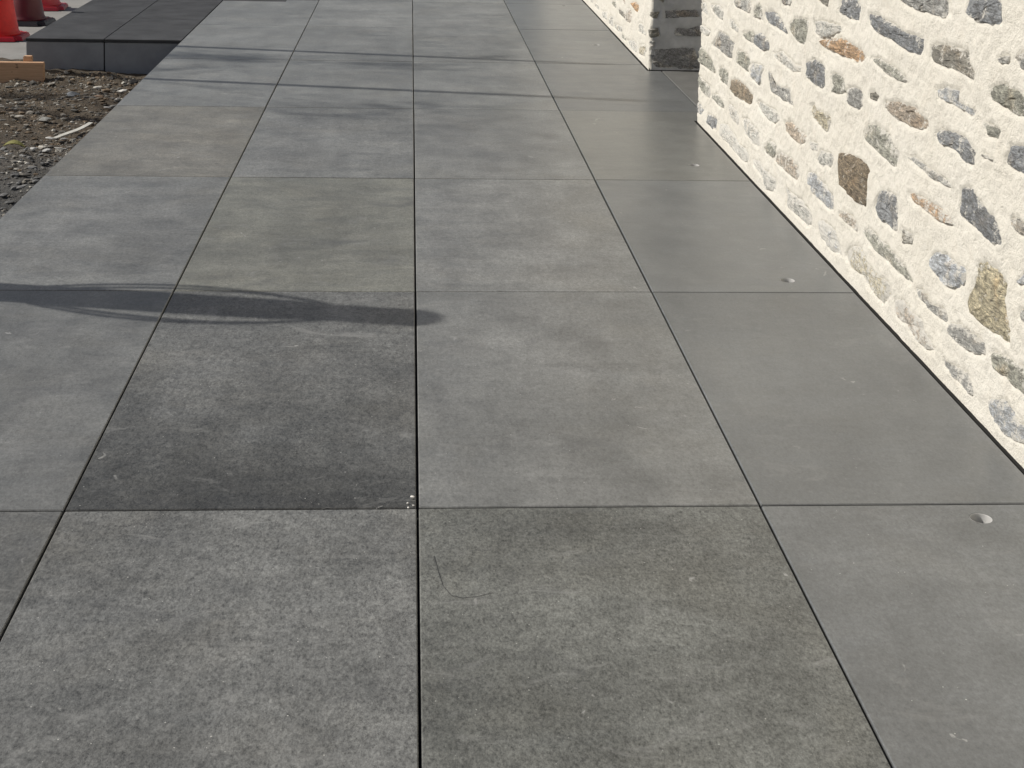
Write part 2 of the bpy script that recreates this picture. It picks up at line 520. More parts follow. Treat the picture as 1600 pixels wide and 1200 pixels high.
for r in range(-2, 9):
    for c in range(-2, 2):
        if c == -2 and r >= 6: 
            continue
        xa = X0 + c*TW + GAP/2; xb = X0 + (c+1)*TW - GAP/2
        ya = Y0 + r*TL + GAP/2; yb = Y0 + (r+1)*TL - GAP/2
        if c == -2: xa = EDGE_L
        poly = [(xa, ya), (xb, ya), (xb, yb), (xa, yb)]
        if c == 1:
            RX = 1.5275
            if r == 2:
                poly = [(xa, ya), (EDGE_R, ya), (EDGE_R, REC0+.016), (RX, REC0+.016), (RX, yb), (xa, yb)]
            elif r == 3:
                poly = [(xa, ya), (RX, ya), (RX, REC1-.016), (EDGE_R, REC1-.016), (EDGE_R, yb), (xa, yb)]
            else:
                poly = [(xa, ya), (EDGE_R, ya), (EDGE_R, yb), (xa, yb)]
        hole = None
        for lx, ly in light_xy:
            if c == 1 and ya < ly < yb: hole = (lx, ly, LR)
        cx, cy = (xa+xb)/2, (ya+yb)/2
        dz = random.uniform(-.0006, .0006)
        me = paver_mesh([(p[0]-cx, p[1]-cy) for p in poly], (hole[0]-cx, hole[1]-cy, hole[2]) if hole else None)
        tone, gr = TONE.get((c, r), (129 + random.uniform(-6, 6), .3))
        if c < 1 and r > 0: gr += .22
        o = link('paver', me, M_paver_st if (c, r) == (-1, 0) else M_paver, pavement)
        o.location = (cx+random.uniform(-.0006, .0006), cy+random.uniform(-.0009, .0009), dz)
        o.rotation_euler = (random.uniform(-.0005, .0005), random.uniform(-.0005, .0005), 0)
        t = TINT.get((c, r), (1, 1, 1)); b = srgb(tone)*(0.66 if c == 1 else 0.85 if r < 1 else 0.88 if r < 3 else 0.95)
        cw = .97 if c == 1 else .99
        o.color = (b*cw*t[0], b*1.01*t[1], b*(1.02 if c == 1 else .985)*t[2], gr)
for (ya, yb) in ((REC0+.016, Y0+3*TL-GAP/2), (Y0+3*TL+GAP/2, REC1-.016)):
    xa, xb = 1.5335, 2.435
    cx, cy = (xa+xb)/2, (ya+yb)/2
    o = link('paver', paver_mesh([(xa-cx, ya-cy), (xb-cx, ya-cy), (xb-cx, yb-cy), (xa-cx, yb-cy)]), M_paver, pavement)
    o.location = (cx, cy, 0.0004)
    b = srgb(129)*.72; o.color = (b, b, b*.965, .3)

# landing beyond the dirt, shade put into its top colour, flush with the paving, tiles half a metre wide
land = tag(link('tiled_landing', box_mesh('tiled_landing', -2.44, -1.47, 9.865, 16, GZ-.1, -0.024), M_bed),
           'tiled landing step left of the paving, shade painted into its top', 'landing', kind='structure')
lx = [-2.462, -1.962, -1.4645]
for i in range(2):
    for j in range(6):
        ya = 9.84 + j*1.0; yb = ya + 1.0 - .004
        cx, cy = (lx[i]+lx[i+1])/2, (ya+yb)/2; hw = (lx[i+1]-lx[i])/2-.002; hl = (yb-ya)/2
        o = link('tile', paver_mesh([(-hw, -hl), (hw, -hl), (hw, hl), (-hw, hl)], None, 0, .02, .002), M_shaded_tile, land)
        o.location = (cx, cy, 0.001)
    o = link('riser_tile', box_mesh('riser_tile', lx[i]+.004, lx[i+1]-.004, 9.846, 9.864, GZ-.03, -.0225, .0015), M_riser, land)
for j in range(6):
    ya = 9.866 + j*1.0
    link('riser_tile', box_mesh('riser_tile', -2.456, -2.4405, ya, ya+.994, GZ-.03, -.0225, .0015), M_riser, land)
for j in range(4):
    ya = 11.985 + j*1.0; yb = ya + .996
    o = link('tile', paver_mesh([(-.246, -.498), (.246, -.498), (.246, .498), (-.246, .498)], None, 0, .02, .002), M_shaded_tile, land)
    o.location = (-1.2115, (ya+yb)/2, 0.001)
link('landing_base', box_mesh('landing_base', -1.456, -.962, 11.99, 16, GZ-.1, -.024), M_bed, land)


# ------------------------------------------------------------------ building: plastered rubble walls with stones
bld = empty('stone_building', (WALL_X, 8.0, 0))
tag(bld, 'white plastered building with grey and brown rubble stones showing through', 'building')
RC = 0.022

class Path:
    """wall face as a run of straight pieces; u is the length along it"""
    def __init__(self, kind):
        self.kind = kind
    def ev(self, u):
        u = np.asarray(u, float)
        P = np.zeros(u.shape+(2,)); N = np.zeros(u.shape+(2,))
        arc = RC*math.pi/2
        if self.kind == 'near':      # u = 0 at the end of the arc, grows towards the camera (-Y)
            m = u >= 0
            P[m] = np.stack([np.full(m.sum(), WALL_X), REC0-RC-u[m]], -1); N[m] = (-1, 0)
            m = (u < 0) & (u > -arc); a = -u[m]/RC
            P[m] = np.stack([WALL_X+RC-RC*np.cos(a), REC0-RC+RC*np.sin(a)], -1); N[m] = np.stack([-np.cos(a), np.sin(a)], -1)
            m = u <= -arc
            P[m] = np.stack([WALL_X+RC+(-u[m]-arc), np.full(m.sum(), REC0)], -1); N[m] = (0, 1)
        else:                        # u <= 0 on the long face (Y = REC1+RC-u), u > 0 turns into the recess
            m = u <= 0
            P[m] = np.stack([np.full(m.sum(), WALL_X), REC1+RC-u[m]], -1); N[m] = (-1, 0)
            m = (u > 0) & (u < arc); a = u[m]/RC
            P[m] = np.stack([WALL_X+RC-RC*np.cos(a), REC1+RC-RC*np.sin(a)], -1); N[m] = np.stack([-np.cos(a), -np.sin(a)], -1)
            m = u >= arc
            P[m] = np.stack([WALL_X+RC+(u[m]-arc), np.full(m.sum(), REC1)], -1); N[m] = (0, -1)
        return P, N

def poly_sd(px, pz, poly):
    """signed distance to a polygon, negative inside"""
    d = np.full(px.shape, 1e9); ins = np.zeros(px.shape, bool)
    n = len(poly)
    for i in range(n):
        ax, az = poly[i]; bx, bz = poly[(i+1) % n]
        ex, ez = bx-ax, bz-az
        wx, wz = px-ax, pz-az
        t = np.clip((wx*ex+wz*ez)/(ex*ex+ez*ez+1e-12), 0, 1)
        d = np.minimum(d, np.hypot(wx-t*ex, wz-t*ez))
        c = ((az > pz) != (bz > pz)) & (px < (bx-ax)*(pz-az)/((bz-az) if abs(bz-az) > 1e-9 else 1e-9)+ax)
        ins ^= c
    return np.where(ins, -d, d)

# stones read off the photograph: crop (x, y, pixels per photo pixel), outline in that crop, tint, plaster wash
CROPS = {'A': (1080, 0, 10), 'B': (1220, 0, 10), 'C': (1080, 110, 10), 'D': (1220, 110, 10), 'E': (1160, 220, 10),
         'P': (1340, 0, 6.154), 'Q': (1340, 190, 6.154), 'R': (1340, 380, 6.154), 'I': (1280, 230, 10), 'J': (1220, 300, 8),
         'L': (1440, 530, 10), 'M': (1500, 620, 16), 'H': (1400, 300, 8), 'N': (900, 0, 13.333), 'S': (880, 0, 6.154)}
TINTS = {'g': (.25, .25, .24), 'd': (.155, .165, .178), 'l': (.36, .36, .335), 'b': (.20, .16, .11), 'y': (.36, .32, .22),
         'o': (.34, .215, .115), 'e': (.24, .24, .20), 'u': (.30, .32, .345), 'k': (.16, .15, .125), 't': (.33, .275, .215), 'j': (.22, .22, .225)}
NEAR = '''
A l.55 130,30 240,40 270,250 220,200 130,130
A l.5 300,70 440,80 520,180 500,320 440,290 320,150
A g.4 670,-10 920,-10 935,120 910,215 700,100 670,60
A e.45 1030,50 1100,100 1110,300 960,260 970,160
A d.3 1150,180 1300,190 1450,400 1510,550 1350,440 1190,350 1150,260
A g.35 1390,-20 1570,-20 1540,90 1430,70
A l.5 600,270 640,300 740,440 740,510 620,420
A l.7 100,360 160,390 310,490 270,570 120,480
A g.2 430,490 520,520 600,590 670,690 640,910 560,890 440,770 320,700 400,580
A e.4 790,530 930,480 990,560 960,680 840,600
A d.3 1000,540 1090,520 1200,660 1215,780 1100,780 980,690
A e.35 80,690 150,740 290,870 340,960 380,1150 270,1080 120,960 80,860
A e.35 720,790 800,800 930,920 880,1130 800,1060 700,970
A u.5 920,990 1030,980 1130,1040 1090,1180 1080,1300 1060,1330 920,1200
A l.55 1280,850 1420,800 1520,900 1600,1000 1720,1040 1710,1130 1590,1120 1400,980
C e.35 430,-40 500,-50 590,60 570,240 450,160 420,60
C e.4 60,20 120,80 200,170 300,260 290,430 170,320 80,180
C e.5 330,380 410,370 520,540 500,600 420,540 320,430
C b.25 640,150 750,150 860,260 950,390 940,520 890,530 680,400 610,280
C g.35 1200,20 1260,60 1290,200 1400,250 1550,300 1560,450 1590,560 1400,460 1330,380 1230,340 1210,200
C l.5 990,480 1090,490 1200,560 1320,650 1390,770 1310,830 1200,790 1080,640
C u.5 50,460 120,490 200,620 150,700 60,620
C d.4 250,690 320,690 410,770 400,930 340,930 240,820
C l.7 460,850 570,850 640,970 760,1160 850,1220 920,1360 880,1450 780,1400 600,1150 440,1000
C l.6 590,520 660,560 740,730 740,860 660,780 590,680
C l.6 800,750 880,750 980,880 1070,1000 1070,1090 1060,1200 980,1150 860,1000
D t.35 60,800 160,810 240,880 390,1030 380,1130 320,1170 180,1070 80,940
D y.45 460,530 530,530 560,620 680,650 780,760 760,880 720,980 640,890 480,720
D e.4 800,40 900,50 1000,160 1040,330 960,360 780,350 790,180
D g.4 1060,260 1200,260 1290,380 1280,560 1200,620 1060,530 1030,400
D k.3 1380,350 1470,340 1530,400 1500,480 1380,450
B d.3 400,980 510,930 640,1000 710,1110 690,1320 640,1390 540,1320 390,1200
B e.35 150,360 220,290 320,280 430,300 410,560 350,710 260,660 150,480
B l.55 520,330 640,320 900,400 930,480 740,600 620,600 520,480
B o.3 610,640 770,620 950,600 1120,690 1250,780 1340,900 1300,970 1200,980 1080,930 900,840 700,740
B k.3 560,-30 760,-30 740,110 650,60
B d.3 930,-10 1200,-10 1240,130 1220,310 1070,290 890,180
P d.25 100,130 180,150 330,230 480,320 630,370 610,540 500,500 330,390 120,270
P g.3 390,-30 900,-30 905,130 820,190 680,120 550,90 440,20
P d.25 1060,-10 1380,-10 1370,240 1290,250 1160,220 1040,140
P e.45 140,560 220,560 380,670 480,770 440,795 250,690
P k.35 700,440 860,430 1060,490 1060,600 1140,700 1120,780 980,690 830,640 700,590
P g.6 1340,560 1460,530 1450,620 1370,610
P g.4 1520,530 1620,480 1640,690 1560,660
P u.55 760,860 850,820 970,880 960,990 1100,1060 1140,1050 1110,1130 1020,1060 920,1010 780,950
P e.25 1270,830 1400,800 1620,930 1660,1150 1500,1090 1280,960
P t.3 260,970 420,980 560,1040 660,1150 670,1220 600,1260 480,1210 380,1150 240,1020
Q e.4 110,20 200,40 300,150 390,300 380,450 320,430 180,290 50,150
Q d.35 740,110 800,80 940,110 1080,200 1140,310 1120,410 1040,400 960,270 780,210
Q e.45 1220,10 1390,80 1350,170 1240,130
Q k.6 1180,310 1260,320 1340,390 1220,350
Q d.25 1470,240 1620,230 1660,500 1580,500 1440,400
Q g.5 470,340 540,340 700,460 850,560 920,650 750,580 650,490
Q o.5 480,680 580,700 760,820 870,900 900,990 790,960 640,840 540,790
Q d.25 1000,640 1100,640 1230,830 1360,1010 1390,1180 1300,1180 1150,1030 960,890 970,810
Q d.35 200,680 250,650 370,720 380,900 380,1060 330,1040 290,990 210,950 160,850
Q k.5 430,1020 500,1070 530,1180 430,1170
Q e.45 60,1060 130,1040 260,1170 370,1290 470,1420 520,1570 470,1550 400,1470 290,1340 160,1230
I b.12 330,110 460,130 700,240 780,380 740,640 760,800 740,910 560,820 440,690 320,560 310,350
J t.5 730,280 800,230 920,350 960,490 850,410
E e.45 350,80 440,10 530,80 520,200 470,260 360,190
E t.5 530,230 610,170 760,280 890,400 900,530 850,630 740,550 600,400 490,290
E l.7 160,280 260,300 340,440 500,600 500,720 470,800 360,750 330,560 190,400
J l.6 65,-60 120,20 250,90 300,170 380,280 380,400 320,430 160,260 60,180
E u.5 1010,500 1130,500 1220,630 1330,700 1330,780 1420,830 1440,970 1430,1110 1330,1060 1220,930 1090,810 1090,710 1020,670
E l.6 1230,140 1400,200 1440,290 1400,420 1240,400 1160,290
E l.7 1060,10 1150,30 1170,150 1090,150
J u.85 470,370 530,360 700,500 740,620 760,780 690,800 500,570
J y.6 800,800 860,690 960,660 1080,860 1200,1050 1360,1150 1370,1290 1320,1370 1240,1390 1140,1250 1000,1040 850,940
R t.65 350,560 430,530 510,660 620,740 640,860 740,1040 640,1020 560,930 480,780 360,680
R g.4 540,420 600,440 700,590 830,630 900,740 870,780 750,700 590,530
R g.45 890,780 980,780 1210,970 1220,1070 1130,1070 1000,990 880,860
R u.35 680,150 760,80 900,160 1010,260 1030,310 1010,390 920,440 840,390 700,260
R y.2 1160,200 1240,190 1350,270 1430,400 1400,560 1440,720 1470,960 1440,960 1340,880 1190,770 1060,630 1090,480 1140,400
R u.5 1530,380 1620,260 1640,420
L g.5 340,250 420,380 520,420 690,540 790,780 780,890 660,770 500,600 350,400
L e.35 1090,240 1140,220 1320,290 1600,450 1680,560 1680,860 1600,880 1500,780 1400,740 1380,600 1180,520 1090,400
M u.5 700,100 900,40 1150,120 1250,300 1400,560 1640,800 1680,1180 1500,1150 1250,1030 1100,900 900,620 720,380
H g.4 1440,340 1550,330 1640,420 1640,560 1540,510 1450,420
'''
FAR = '''
N l.6 530,220 640,240 660,400 560,370
N l.55 690,330 780,340 770,550 680,480
N l.5 800,490 970,560 960,670 860,640 780,560
N e.5 960,700 1040,800 1050,860 970,790
N l.6 1060,830 1180,830 1280,960 1260,1110 1130,980
N y.55 1310,930 1420,930 1490,1000 1440,1170 1300,1120
N k.35 890,170 960,220 1020,300 1040,410 960,340 890,260
N t.55 1060,170 1130,190 1170,350 1150,500 1050,420
N o.2 1140,60 1230,50 1300,130 1280,260 1200,160
N l.5 1290,490 1370,480 1400,600 1450,740 1300,650
N e.4 750,30 840,40 840,170 760,100
N t.5 980,-20 1020,-20 1030,100 990,50
N l.5 380,20 480,150 480,210 390,120
N l.6 260,-30 370,-30 340,70
'''
JAMB = '''
S j.2 970,100 1290,90 1330,160 980,180
S j.2 1080,270 1200,280 1300,250 1340,350 1080,340
S j.2 830,480 1270,460 1330,680 890,650 830,560
S k.3 810,120 930,110 900,180 800,160
S k.3 800,290 910,270 930,350 820,370
S k.3 880,-30 990,-30 960,30
S g.4 830,395 880,390 870,450 840,460
'''
ARC = RC*math.pi/2
def parse(txt, to_uz):
    out = []
    for ln in txt.strip().split('\n'):
        w = ln.split()
        cx, cy, s = CROPS[w[0]]
        poly = []
        for p in w[2:]:
            a, b = p.split(',')
            poly.append(to_uz(cx+float(a)/s, cy+float(b)/s))
            ca = np.mean(poly, 0); g = 1.0
        poly = [(ca[0]+(q[0]-ca[0])*g, ca[1]+(q[1]-ca[1])*g) for q in poly]
        out.append((poly, w[1][0], float(w[1][1:])))
    return out
def uz_near(px, py):
    p = on_x(px, py, WALL_X); return (REC0-RC-p[1], p[2])
def uz_far(px, py):
    p = on_x(px, py, WALL_X); return (REC1+RC-p[1], p[2])
def uz_jamb(px, py):
    p = on_y(px, py, REC1); return (p[0]-WALL_X-RC+ARC, p[2])
near_st = parse(NEAR, uz_near)
far_st = parse(FAR, uz_far) + parse(JAMB, uz_jamb)

def area_c(poly):
    a = np.array(poly); return a[:, 0].mean(), a[:, 1].mean()

def fill_random(lst, u0, u1, zfun, rows, seedn, cap):
    """courses of further stones where the photograph does not reach"""
    rg = random.Random(seedn); made = 0
    have = [(p, min(q[0] for q in p), max(q[0] for q in p), min(q[1] for q in p), max(q[1] for q in p)) for p, _, _ in lst]
    z = 0.09
    while z < rows:
        u = u0 + rg.uniform(0, .1)
        while u < u1 and made < cap:
            L = rg.uniform(.07, .2); h = rg.uniform(.03, .065)
            zc = z + rg.uniform(-.015, .015)
            zlo, zhi = zfun(u+L/2)
            if zlo <= zc <= zhi and not any(u-.015 < b and u+L+.015 > a and zc-h/2-.012 < d and zc+h/2+.012 > c for _, a, b, c, d in have):
                n = rg.randint(6, 9); poly = []
                for k in range(n):
                    a = 2*math.pi*(k+rg.uniform(-.25, .25))/n
                    e = .55
                    ca, sa = math.cos(a), math.sin(a)
                    poly.append((u+L/2+L/2*math.copysign(abs(ca)**e, ca)*rg.uniform(.8, 1.1), zc+h/2*math.copysign(abs(sa)**e, sa)*rg.uniform(.75, 1.1)))
                lst.append((poly[::-1], rg.choice('glledukgeb' if rg.random() < .4 else 'gleud'), rg.uniform(.25, .6)))
                made += 1
            u += L + rg.uniform(.035, .09)
        z += .092

def frame_top(y):
    zs = np.linspace(0, 2.4, 121)
    d = np.stack([np.full(121, WALL_X), np.full(121, y), zs-CAM_H], -1)
    zz = d@_f; px = PPX+F_PX*(d@R_)/zz; py = PPY-F_PX*(d@U_)/zz
    ok = (py >= -2) & (px < 1602)
    return zs[ok].max() if ok.any() else -1
def z_near(u):
    y = REC0-RC-u
    t = frame_top(y) if y > 1.0 else -1
    return (t+.015 if t >= 0 else .05, max(t, .7)+.45)
def z_far(u):
    if u > 0: return (.5, .9)
    t = frame_top(REC1+RC-u)
    return (max(t, 0)+.02, max(t, .15)+.45)
fill_random(near_st, .05, 6.2, z_near, 1.75, 3, 170)
fill_random(far_st, -5.0, -.05, z_far, 1.0, 4, 80)
fill_random(far_st, .08, .9, z_far, 1.0, 5, 20)

def build_wall(path, us, zs, stones, nm):
    U, Z = np.meshgrid(us, zs, indexing='ij')
    P, N = path.ev(U)
    disp = 0.0042*vnoise(U*7, Z*7, 1) + 0.0026*vnoise(U*26, Z*26, 5) + 0.0018*vnoise(U*58, Z*58, 8) + 0.0012*vnoise(U*105, Z*105, 2)
    wob = 0.006*vnoise(U*45, Z*45, 11) + 0.005*vnoise(U*100, Z*100, 31)
    dip = np.zeros(U.shape)
    for poly, t, wash in stones:
        a = np.array(poly)
        i0, i1 = np.searchsorted(us, [a[:, 0].min()-.03, a[:, 0].max()+.03])
        j0, j1 = np.searchsorted(zs, [a[:, 1].min()-.03, a[:, 1].max()+.03])
        if i1-i0 < 1 or j1-j0 < 1: continue
        sdv = poly_sd(U[i0:i1, j0:j1], Z[i0:i1, j0:j1], poly) + wob[i0:i1, j0:j1]
        k = np.clip((0.006-sdv)/0.012, 0, 1); k = k*k*(3-2*k)
        lip = np.exp(-((sdv-.010)/.010)**2)*0.0006          # plaster heaped round the stone
        dip[i0:i1, j0:j1] = np.where(k > .02, np.minimum(dip[i0:i1, j0:j1], -0.008*k), dip[i0:i1, j0:j1])
        disp[i0:i1, j0:j1] += lip*(1-k)
    disp = disp + dip
    disp = np.where(Z < .05, disp*np.clip(Z/.05, .25, 1), disp)
    V = np.concatenate([P + N*disp[..., None], Z[..., None]], -1)
    n, m = U.shape
    i = np.arange((n-1)*(m-1)); a = (i//(m-1))*m + i % (m-1)
    faces = np.stack([a, a+1, a+m+1, a+m], -1)
    if path.kind == 'near' or path.kind == 'far':
        pass
    me = mesh_from('wall', V.reshape(-1, 3).tolist(), faces.tolist(), True)
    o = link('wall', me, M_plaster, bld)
    me.materials.append(M_recess_grey)
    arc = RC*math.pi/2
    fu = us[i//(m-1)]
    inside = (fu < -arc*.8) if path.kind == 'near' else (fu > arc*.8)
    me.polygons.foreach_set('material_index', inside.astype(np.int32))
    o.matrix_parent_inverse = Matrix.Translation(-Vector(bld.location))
    for poly, t, wash in stones:
        make_stone(path, poly, t, wash, o)
    return o

def make_stone(path, poly, t, wash, parent):
    a = np.array(poly, float)
    # resample outline
    n = 30
    seg = np.roll(a, -1, 0)-a; ln = np.hypot(seg[:, 0], seg[:, 1]); cum = np.concatenate([[0], np.cumsum(ln)])
    tt = np.linspace(0, cum[-1], n, endpoint=False)
    idx = np.clip(np.searchsorted(cum, tt, 'right')-1, 0, len(a)-1)
    pts = a[idx] + seg[idx]*((tt-cum[idx])/np.maximum(ln[idx], 1e-9))[:, None]
    pts = (np.roll(pts, 1, 0)+np.roll(pts, -1, 0))*.08 + pts*.84
    c = pts.mean(0)
    size = min(np.ptp(pts[:, 0]), np.ptp(pts[:, 1]))
    rings = [(1.18, -.03), (1.06, -.0075), (.95, -.0005), (.78, .0030), (.55, .0040), (.28, .0042)]
    prof = random.uniform(-.0025, .003)
    if t == 'b' and wash < .2: prof = .010
    UU, ZZ, HH = [], [], []
    sl1, sl2 = random.uniform(-.03, .03), random.uniform(-.05, .05)
    for s, h in rings:
        q = c + (pts-c)*s
        UU.append(q[:, 0]); ZZ.append(q[:, 1])
        nz = vnoise(q[:, 0]*45, q[:, 1]*90, 17)*.0042 + vnoise(q[:, 0]*110, q[:, 1]*190, 23)*.0030
        HH.append(h + prof + nz + sl1*(q[:, 0]-c[0]) + sl2*(q[:, 1]-c[1]))
    UU = np.concatenate(UU+[[c[0]]]); ZZ = np.concatenate(ZZ+[[c[1]]]); HH = np.concatenate(HH+[[.0045+prof]])
    P, N = path.ev(UU)
    V = np.concatenate([P+N*HH[:, None], ZZ[:, None]], -1)
    Pc, Nc = path.ev(np.array([c[0]])); O = np.array([Pc[0, 0], Pc[0, 1], c[1]])
    faces = []
    R = len(rings)
    for k in range(R-1):
        for i in range(n):
            j = (i+1) % n
            faces.append((k*n+i, k*n+j, (k+1)*n+j, (k+1)*n+i))
    for i in range(n):
        faces.append(((R-1)*n+i, (R-1)*n+(i+1) % n, R*n))
    V = V - O
    # orient outwards
    f = faces[-1]; nn = np.cross(V[f[1]]-V[f[0]], V[f[2]]-V[f[0]])
    if nn[:2]@Nc[0] < 0: faces = [g[::-1] for g in faces]
    me = mesh_from('stone', V.tolist(), faces, False)
    rv = np.concatenate([np.full(n, x) for x in (1.0, 1.0, .8, .3, 0.0, 0.0)]+[[0.0]])
    at = me.attributes.new('rim', 'FLOAT', 'POINT'); at.data.foreach_set('value', rv.astype(np.float32))
    o = link('stone', me, M_stone, parent)
    o.location = tuple(O)
    tc = TINTS[t]; v = random.uniform(0.95, 1.25) if t != 'j' else 1.0
    o.color = (tc[0]*v, tc[1]*v, tc[2]*v, wash)
    return o

us = np.concatenate([np.arange(-1.05, -.14, .03), np.arange(-.14, .12, .006), np.arange(.12, 4.6, .0085), np.arange(4.6, 9.4, .05)])
zs = np.concatenate([np.arange(.0025, 1.27, .0085), np.arange(1.28, 2.9, .06)])
build_wall(Path('near'), us, zs, near_st, 'near')
us = np.concatenate([np.arange(-7.2, -4.0, .06), np.arange(-4.0, -.12, .013), np.arange(-.12, .16, .006), np.arange(.16, 1.05, .012)])
zs = np.concatenate([np.arange(.0025, .55, .011), np.arange(.56, 2.9, .05)])
build_wall(Path('far'), us, zs, far_st, 'far')
P_inv = Matrix.Translation(-Vector(bld.location))
M_strip = simple('bitumen_strip', (0.018, 0.017, 0.016), 0.9)
for a in ((WALL_X+.004, WALL_X+.03, -2.0, REC0-.004, -.2, .012), (WALL_X+.004, WALL_X+.03, REC1+.004, 16.0, -.2, .012),
          (WALL_X+.031, 2.44, REC1+.004, REC1+.028, -.2, .012), (WALL_X+.031, 2.44, REC0-.028, REC0-.004, -.2, .012)):
    o = link('base_strip', box_mesh('base_strip', *a), M_strip, bld); o.matrix_parent_inverse = P_inv
# unseen covers above recess and face, added to cut the skylight
o = link('added_lintel', box_mesh('added_lintel', WALL_X+.012, 2.6, REC0-.1, REC1+.1, 2.02, 2.86), M_plaster, bld); o.matrix_parent_inverse = P_inv
o = link('added_eaves', box_mesh('added_eaves', .95, 6.1, -2.1, 16.2, 2.92, 3.06, .01), M_added_eaves, bld); o.matrix_parent_inverse = P_inv
for nm, args in (('recess_wall', (2.44, 2.9, REC0-.3, REC1+.3, -.02, 2.85)), ('wall_core', (1.50, 6.0, -2.0, REC0-.03, -.25, 2.88)),
                 ('wall_core', (1.50, 6.0, REC1+.03, 16.0, -.25, 2.88)), ('wall_core', (2.91, 6.0, REC0-.02, REC1+.02, -.25, 2.88))):
    o = link(nm, box_mesh(nm, *args), M_plaster, bld); o.matrix_parent_inverse = P_inv


# ------------------------------------------------------------------ recessed ground lights
LL = ['round recessed floor light nearest the camera, beside the wall', 'second recessed floor light from the camera along the wall',
      'third recessed floor light from the camera along the wall', 'fourth recessed floor light, just past the recess in the wall',
      'farthest tiny recessed floor light near the top of the frame']
def light_parts():
    cup = lathe_mesh('cup', [(.0215, -.0218), (.0225, -.0205), (.0228, -.001), (.0236, 0.0006), (.0241, 0.0004), (.0241, -.0226), (.0001, -.0226)], 40)
    lens = lathe_mesh('lens', [(.0001, -.0195), (.012, -.0197), (.0214, -.0204), (.0214, -.022), (.0001, -.022)], 40)
    return cup, lens
cupm, lensm = light_parts()
cupm.materials.append(M_cup); lensm.materials.append(M_lens)
for (x, y), lb in zip(light_xy, LL):
    e = tag(empty('floor_light', (x, y, -.0005)), lb, 'floor light', 'recessed lights along the wall')
    link('cup', cupm, None, e); link('lens', lensm, None, e)


# ------------------------------------------------------------------ rocks, chips, gravel
def rock_mesh(name, sx, sy, sz, sub=2, rough=.22, seedn=0):
    rg = random.Random(seedn)
    bm = bmesh.new()
    bmesh.ops.create_icosphere(bm, subdivisions=sub, radius=1)
    planes = [(Vector((rg.gauss(0, 1), rg.gauss(0, 1), rg.gauss(0, 1))).normalized(), rg.uniform(.5, .85)) for _ in range(9)]
    for v in bm.verts:
        for n, d in planes:
            k = v.co.dot(n)
            if k > d: v.co -= n*(k-d)
        v.co *= 1+rg.uniform(-rough, rough)*.3
        v.co.x *= sx; v.co.y *= sy; v.co.z *= sz
    return bm_mesh(name, bm)

CH = [((154, 136), 18, .45, (.55, .53, .48), 'small white stone chip in the dirt below the tiled landing'),
      ((192, 141), 22, .35, (.58, .57, .53), 'long white stone chip in the dirt beside the paving edge'),
      ((114, 147), 27, .5, (.20, .215, .23), 'blue-grey flat stone in the brown dirt'),
      ((70, 186), 24, .5, (.30, .30, .28), 'flat grey slab of stone half sunk in the dirt'),
      ((80, 215), 18, .4, (.55, .55, .53), 'white stone chip below the pale curved strip'),
      ((101, 216), 13, .4, (.5, .5, .48), 'small white chip between the curved strip and the paving edge'),
      ((52, 231), 13, .5, (.52, .52, .50), 'white pebble chip right of the yellow-green leaf'),
      ((74, 234), 19, .5, (.40, .40, .385), 'light grey angular chip beside the thin pale stick-like shard'),
      ((94, 231), 22, .2, (.42, .41, .38), 'thin pale stick-like shard of stone near the paving edge'),
      ((15, 263), 28, .45, (.33, .34, .34), 'broad pale grey stone at the left edge of the frame'),
      ((169, 167), 14, .35, (.6, .58, .54), 'bright narrow chip against the paving edge'),
      ((155, 150), 17, .5, (.17, .105, .065), 'brown lump of clay in the dirt under the white chips'),
      ((3, 253), 10, .5, (.5, .5, .48), 'white chip cut by the left edge of the frame'),
      ((172, 123), 19, .5, (.035, .032, .03), 'near-black lump at the foot of the tiled landing'),  # near-black rock form, like the next entry
      ((208, 127), 20, .5, (.03, .028, .027), 'near-black lump in the corner between landing and paving'),
      ((120, 260), 16, .5, (.24, .24, .235), 'grey stone by the paving edge at the gravelly end of the dirt'),
      ((35, 290), 18, .45, (.25, .25, .245), 'grey stone low in the gravel at the left edge')]
for i, ((px, py), wpx, asp, colr, lb) in enumerate(CH):
    p = on_z(px, py, GZ+.012)
    d = np.linalg.norm(p-np.array([0, 0, CAM_H])); w = wpx*d/F_PX/2
    o = link('stone_chip', rock_mesh('stone_chip', w, w*max(asp*1.5, .35), w*max(asp, .25)*.75, 2, .25, i+10), M_chip)
    px_ = min(p[0], EDGE_L-w-.004)
    o.location = (px_, p[1], GZ+.008)
    o.rotation_euler = (random.uniform(-.15, .15), random.uniform(-.15, .15), random.uniform(-.3, .5))
    o.color = (*colr, 1)
    tag(o, lb, 'stone', 'stone chips in the dirt')

# curved pale strip
p = on_z(114, 203, GZ+.02)
pts = []
for k in range(9):
    t = k/8-.5
    pts.append((t*.115, t*.30+.05*t*abs(t)*2, .012+.05*max(t, 0)**2))
vs, fs = [], []
for k, q in enumerate(pts):
    wd = .016*(1-.5*abs(k/8-.5))
    for s, h in ((-1, 0), (1, 0), (1, .006), (-1, .006)):
        vs.append((q[0]+s*wd, q[1]-s*wd*.3, q[2]+h))
for k in range(8):
    for a in range(4):
        b = (a+1) % 4
        fs.append((k*4+a, k*4+b, k*4+4+b, k*4+4+a))
fs += [(3, 2, 1, 0), (32, 33, 34, 35)]
o = link('plaster_strip', mesh_from('plaster_strip', vs, fs), M_chip)
o.location = (min(p[0], EDGE_L-.11), p[1], GZ-.004); o.color = (.56, .55, .50, 1)
tag(o, 'curled pale strip of debris lying in the dirt by the paving', 'debris')

